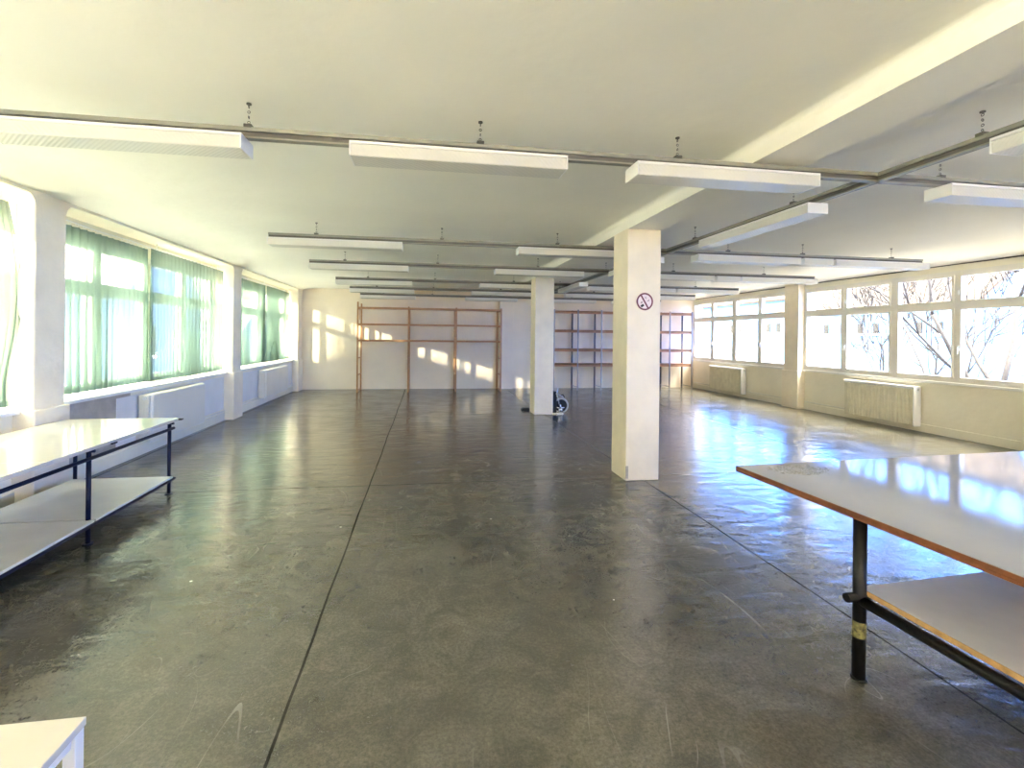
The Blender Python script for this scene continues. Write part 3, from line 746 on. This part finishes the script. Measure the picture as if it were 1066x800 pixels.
# ------------------------------------------------------------------ outside
GZ = -4.0
struct(MB().box(-70, 2.5, -40, 110, GZ-.2, GZ).build('ground', GROUND), 'added snowy ground outside the left windows, bounces light in', 'ground')  # unseen snow surface put in as a reflector for the hall
struct(MB().box(2.5, 90, -40, 110, GZ-.2, GZ).build('ground', ASPH), 'grey street outside the right windows', 'ground')
def house(name, label, x0, x1, y0, y1, ze, zr, wall, roof, faceX, wins, ridge='y'):
    """box walls + gable roof; windows on the face that looks at the hall"""
    r = thing(name, label, 'building', ((x0+x1)/2, (y0+y1)/2, GZ)); cx_, cy_ = (x0+x1)/2, (y0+y1)/2
    A = lambda x: x-cx_
    B = lambda y: y-cy_
    if ridge == 'y':
        MB().prism([(A(x0), 0), (A(x1), 0), (A(x1), ze-GZ), (0, zr-GZ-.1), (A(x0), ze-GZ)], 'y', B(y0), B(y1)).build('walls', wall, r)
        e = .35; k = (zr-ze)/((x1-x0)/2)
        for sg_ in (-1, 1):
            xe = sg_*((x1-x0)/2+e); ze_ = ze-GZ-k*e
            MB().prism([(0, zr-GZ), (xe, ze_), (xe, ze_+.15), (0, zr-GZ+.15)], 'y', B(y0-.3), B(y1+.3)).build('roof', roof, r)
    else:
        MB().prism([(B(y0), 0), (B(y1), 0), (B(y1), ze-GZ), (0, zr-GZ-.1), (B(y0), ze-GZ)], 'x', A(x0), A(x1)).build('walls', wall, r)
        e = .35; k = (zr-ze)/((y1-y0)/2)
        for sg_ in (-1, 1):
            ye = sg_*((y1-y0)/2+e); ze_ = ze-GZ-k*e
            MB().prism([(0, zr-GZ), (ye, ze_), (ye, ze_+.15), (0, zr-GZ+.15)], 'x', A(x0-.3), A(x1+.3)).build('roof', roof, r)
    fx = A(x0) if faceX < 0 else A(x1)
    for (y, z, w_, h_) in wins:
        f = MB().box(fx-.06, fx+.06, B(y)-w_/2, B(y)+w_/2, z-GZ, z-GZ+h_).build('window', WGLASS, r)
        MB().box(fx-.09, fx+.09, B(y)-w_/2-.08, B(y)+w_/2+.08, z-GZ-.12, z-GZ).build('window_ledge', WHITEP, f)
    return r
ws = []
for y in (20.2, 21.2, 23.6, 24.6, 27.0, 28.0, 30.2):
    ws.append((y, 2.0, .3, .6))
ws.append((28.0, 1.0, .5, .2))
house('apartment_house', 'pale house with orange tiled roof seen through the near right windows', 26, 36, 18.6, 31.0, 3.7, 7.6, FAC, ROOF, -1, ws)
house('apartment_house', 'pale house seen through the far right windows', 30, 40, 33.5, 62, 5.0, 6.6, FAC, ROOF, -1, [(y, 2.2, .45, .8) for y in (36, 37.2, 41, 42.2, 47, 48.2, 53)])
house('apartment_house', 'pale house with red roof behind the bare trees', 30, 40, 2, 17.6, 2.6, 4.3, FAC, ROOFR, -1, [(y, -2.6, .7, 1.1) for y in (5, 8, 11, 14.5, 16)])
house('apartment_house', 'added tall block behind the camera, keeps sun off the rear windows', -19.5, 14, -34, -20, 11, 13, FACW, ROOF, 1, [], 'x')  # unseen block placed to stop sun entering the rear windows
house('added_gabled_house', 'added unseen house on the left, shades the left windows', -22, -12, -19, -9, 4.4, 6.4, FACW, ROOFR, 1, [])  # placed out of view to cast shade on the left windows
house('added_gabled_house', 'added house corner and gable behind the nearer left curtains', -24, -12, 20.6, 27.3, 3.4, 6.8, FACL, GROUND, 1, [(22.5, .6, .9, 1.3), (25, .6, .9, 1.3)], 'x')  # house put in for the yellow and blue tones through the curtains
house('added_gabled_house', 'added low gabled house behind the far left curtains', -24, -13, 31.8, 45, -.4, 4.0, FACL, GROUND, 1, [(35, -2.2, 1, 1.2), (40, -2.2, 1, 1.2)], 'x')  # added for the blue diagonal showing through the far curtains

def tree(x, y, label, h, seed, lean=(0, 0), rad=.11, n0=5, spread=.62, depth=5):
    rnd = random.Random(seed); mb = MB()
    def grow(p, d, ln, r_, k):
        pts = [p]; rs = [r_]; q = Vector(p); dd = Vector(d)
        for i in range(4):
            dd = (dd+Vector((rnd.uniform(-.12, .12), rnd.uniform(-.12, .12), rnd.uniform(-.02, .1)))).normalized()
            q = q+dd*ln/4; pts.append(q.copy()); rs.append(r_*(1-.4*(i+1)/4))
        mb.path(pts, rs, 5 if k > 1 else 4)
        if k <= 0: return
        nb = n0 if k == depth else rnd.choice((2, 2, 3))
        for j in range(nb):
            t = rnd.uniform(.35, 1) if j else 1; b_ = pts[min(4, max(1, int(round(t*4))))]
            a = rnd.uniform(0, 2*PI); ax = dd.orthogonal().normalized(); ax.rotate(Matrix.Rotation(a, 3, dd))
            nd = (dd+ax*rnd.uniform(spread*.6, spread*1.2)+Vector((0, 0, .12))).normalized()
            grow(b_, nd, ln*rnd.uniform(.62, .82), max(.016, r_*.6*rnd.uniform(.75, 1)), k-1)
    grow(Vector((0, 0, 0)), Vector((lean[0], lean[1], 1)).normalized(), h, rad, depth)
    o = mb.build('bare_tree', BARK, None, (x, y, GZ)); tag(o, label, 'tree', 'bare trees outside the right windows')
    return o
tree(13.6, 8.3, 'bare forked tree outside the right end of the near window band', 4.4, 11, (-.02, .22), .11, 5, .6, 6)
tree(19.2, 14.4, 'bare slanting tree outside the middle of the near window band', 4.0, 23, (-.03, .2), .085, 5, .6, 6)
tree(21.0, 18.6, 'thin bare tree low outside the left panes of the near window band', 3.4, 31, (0, .1), .07, 4, .6, 5)
def bush(x, y, z, label, seed):
    rnd = random.Random(seed); r = thing('shrub', label, 'shrub', (x, y, GZ)); mb = MB(); lf = MB()
    for i in range(26):
        a = rnd.uniform(0, 2*PI); rr = rnd.uniform(.1, 1.3); H = z-GZ+rnd.uniform(-1.5, 0)
        p = [(.1*math.cos(a), .1*math.sin(a), 0), (rr*.5*math.cos(a), rr*.5*math.sin(a), H*.6), (rr*math.cos(a), rr*math.sin(a), H)]
        mb.path(p, [.03, .02, .008], 4)
        for k in range(14):
            t = rnd.uniform(.55, 1); q = Vector(p[1])*(1-t)+Vector(p[2])*t+Vector((rnd.uniform(-.15, .15), rnd.uniform(-.15, .15), rnd.uniform(-.1, .1)))
            d1 = Vector((rnd.uniform(-1, 1), rnd.uniform(-1, 1), rnd.uniform(-1, 1))).normalized()*.05; d2 = d1.orthogonal().normalized()*.03
            vs = [lf.bm.verts.new(q+s_) for s_ in (-d1, d2, d1, -d2)]; lf.bm.faces.new(vs)
    mb.build('stems', BARK, r); f = lf.build('leaves', LEAF, r); f['kind'] = 'stuff'
bush(14, 20.2, 1.7, 'yellow-green shrub outside the second pane of the far window band', 5)
bush(14, 22.6, 1.5, 'yellow-green shrub outside the first pane of the far window band', 6)
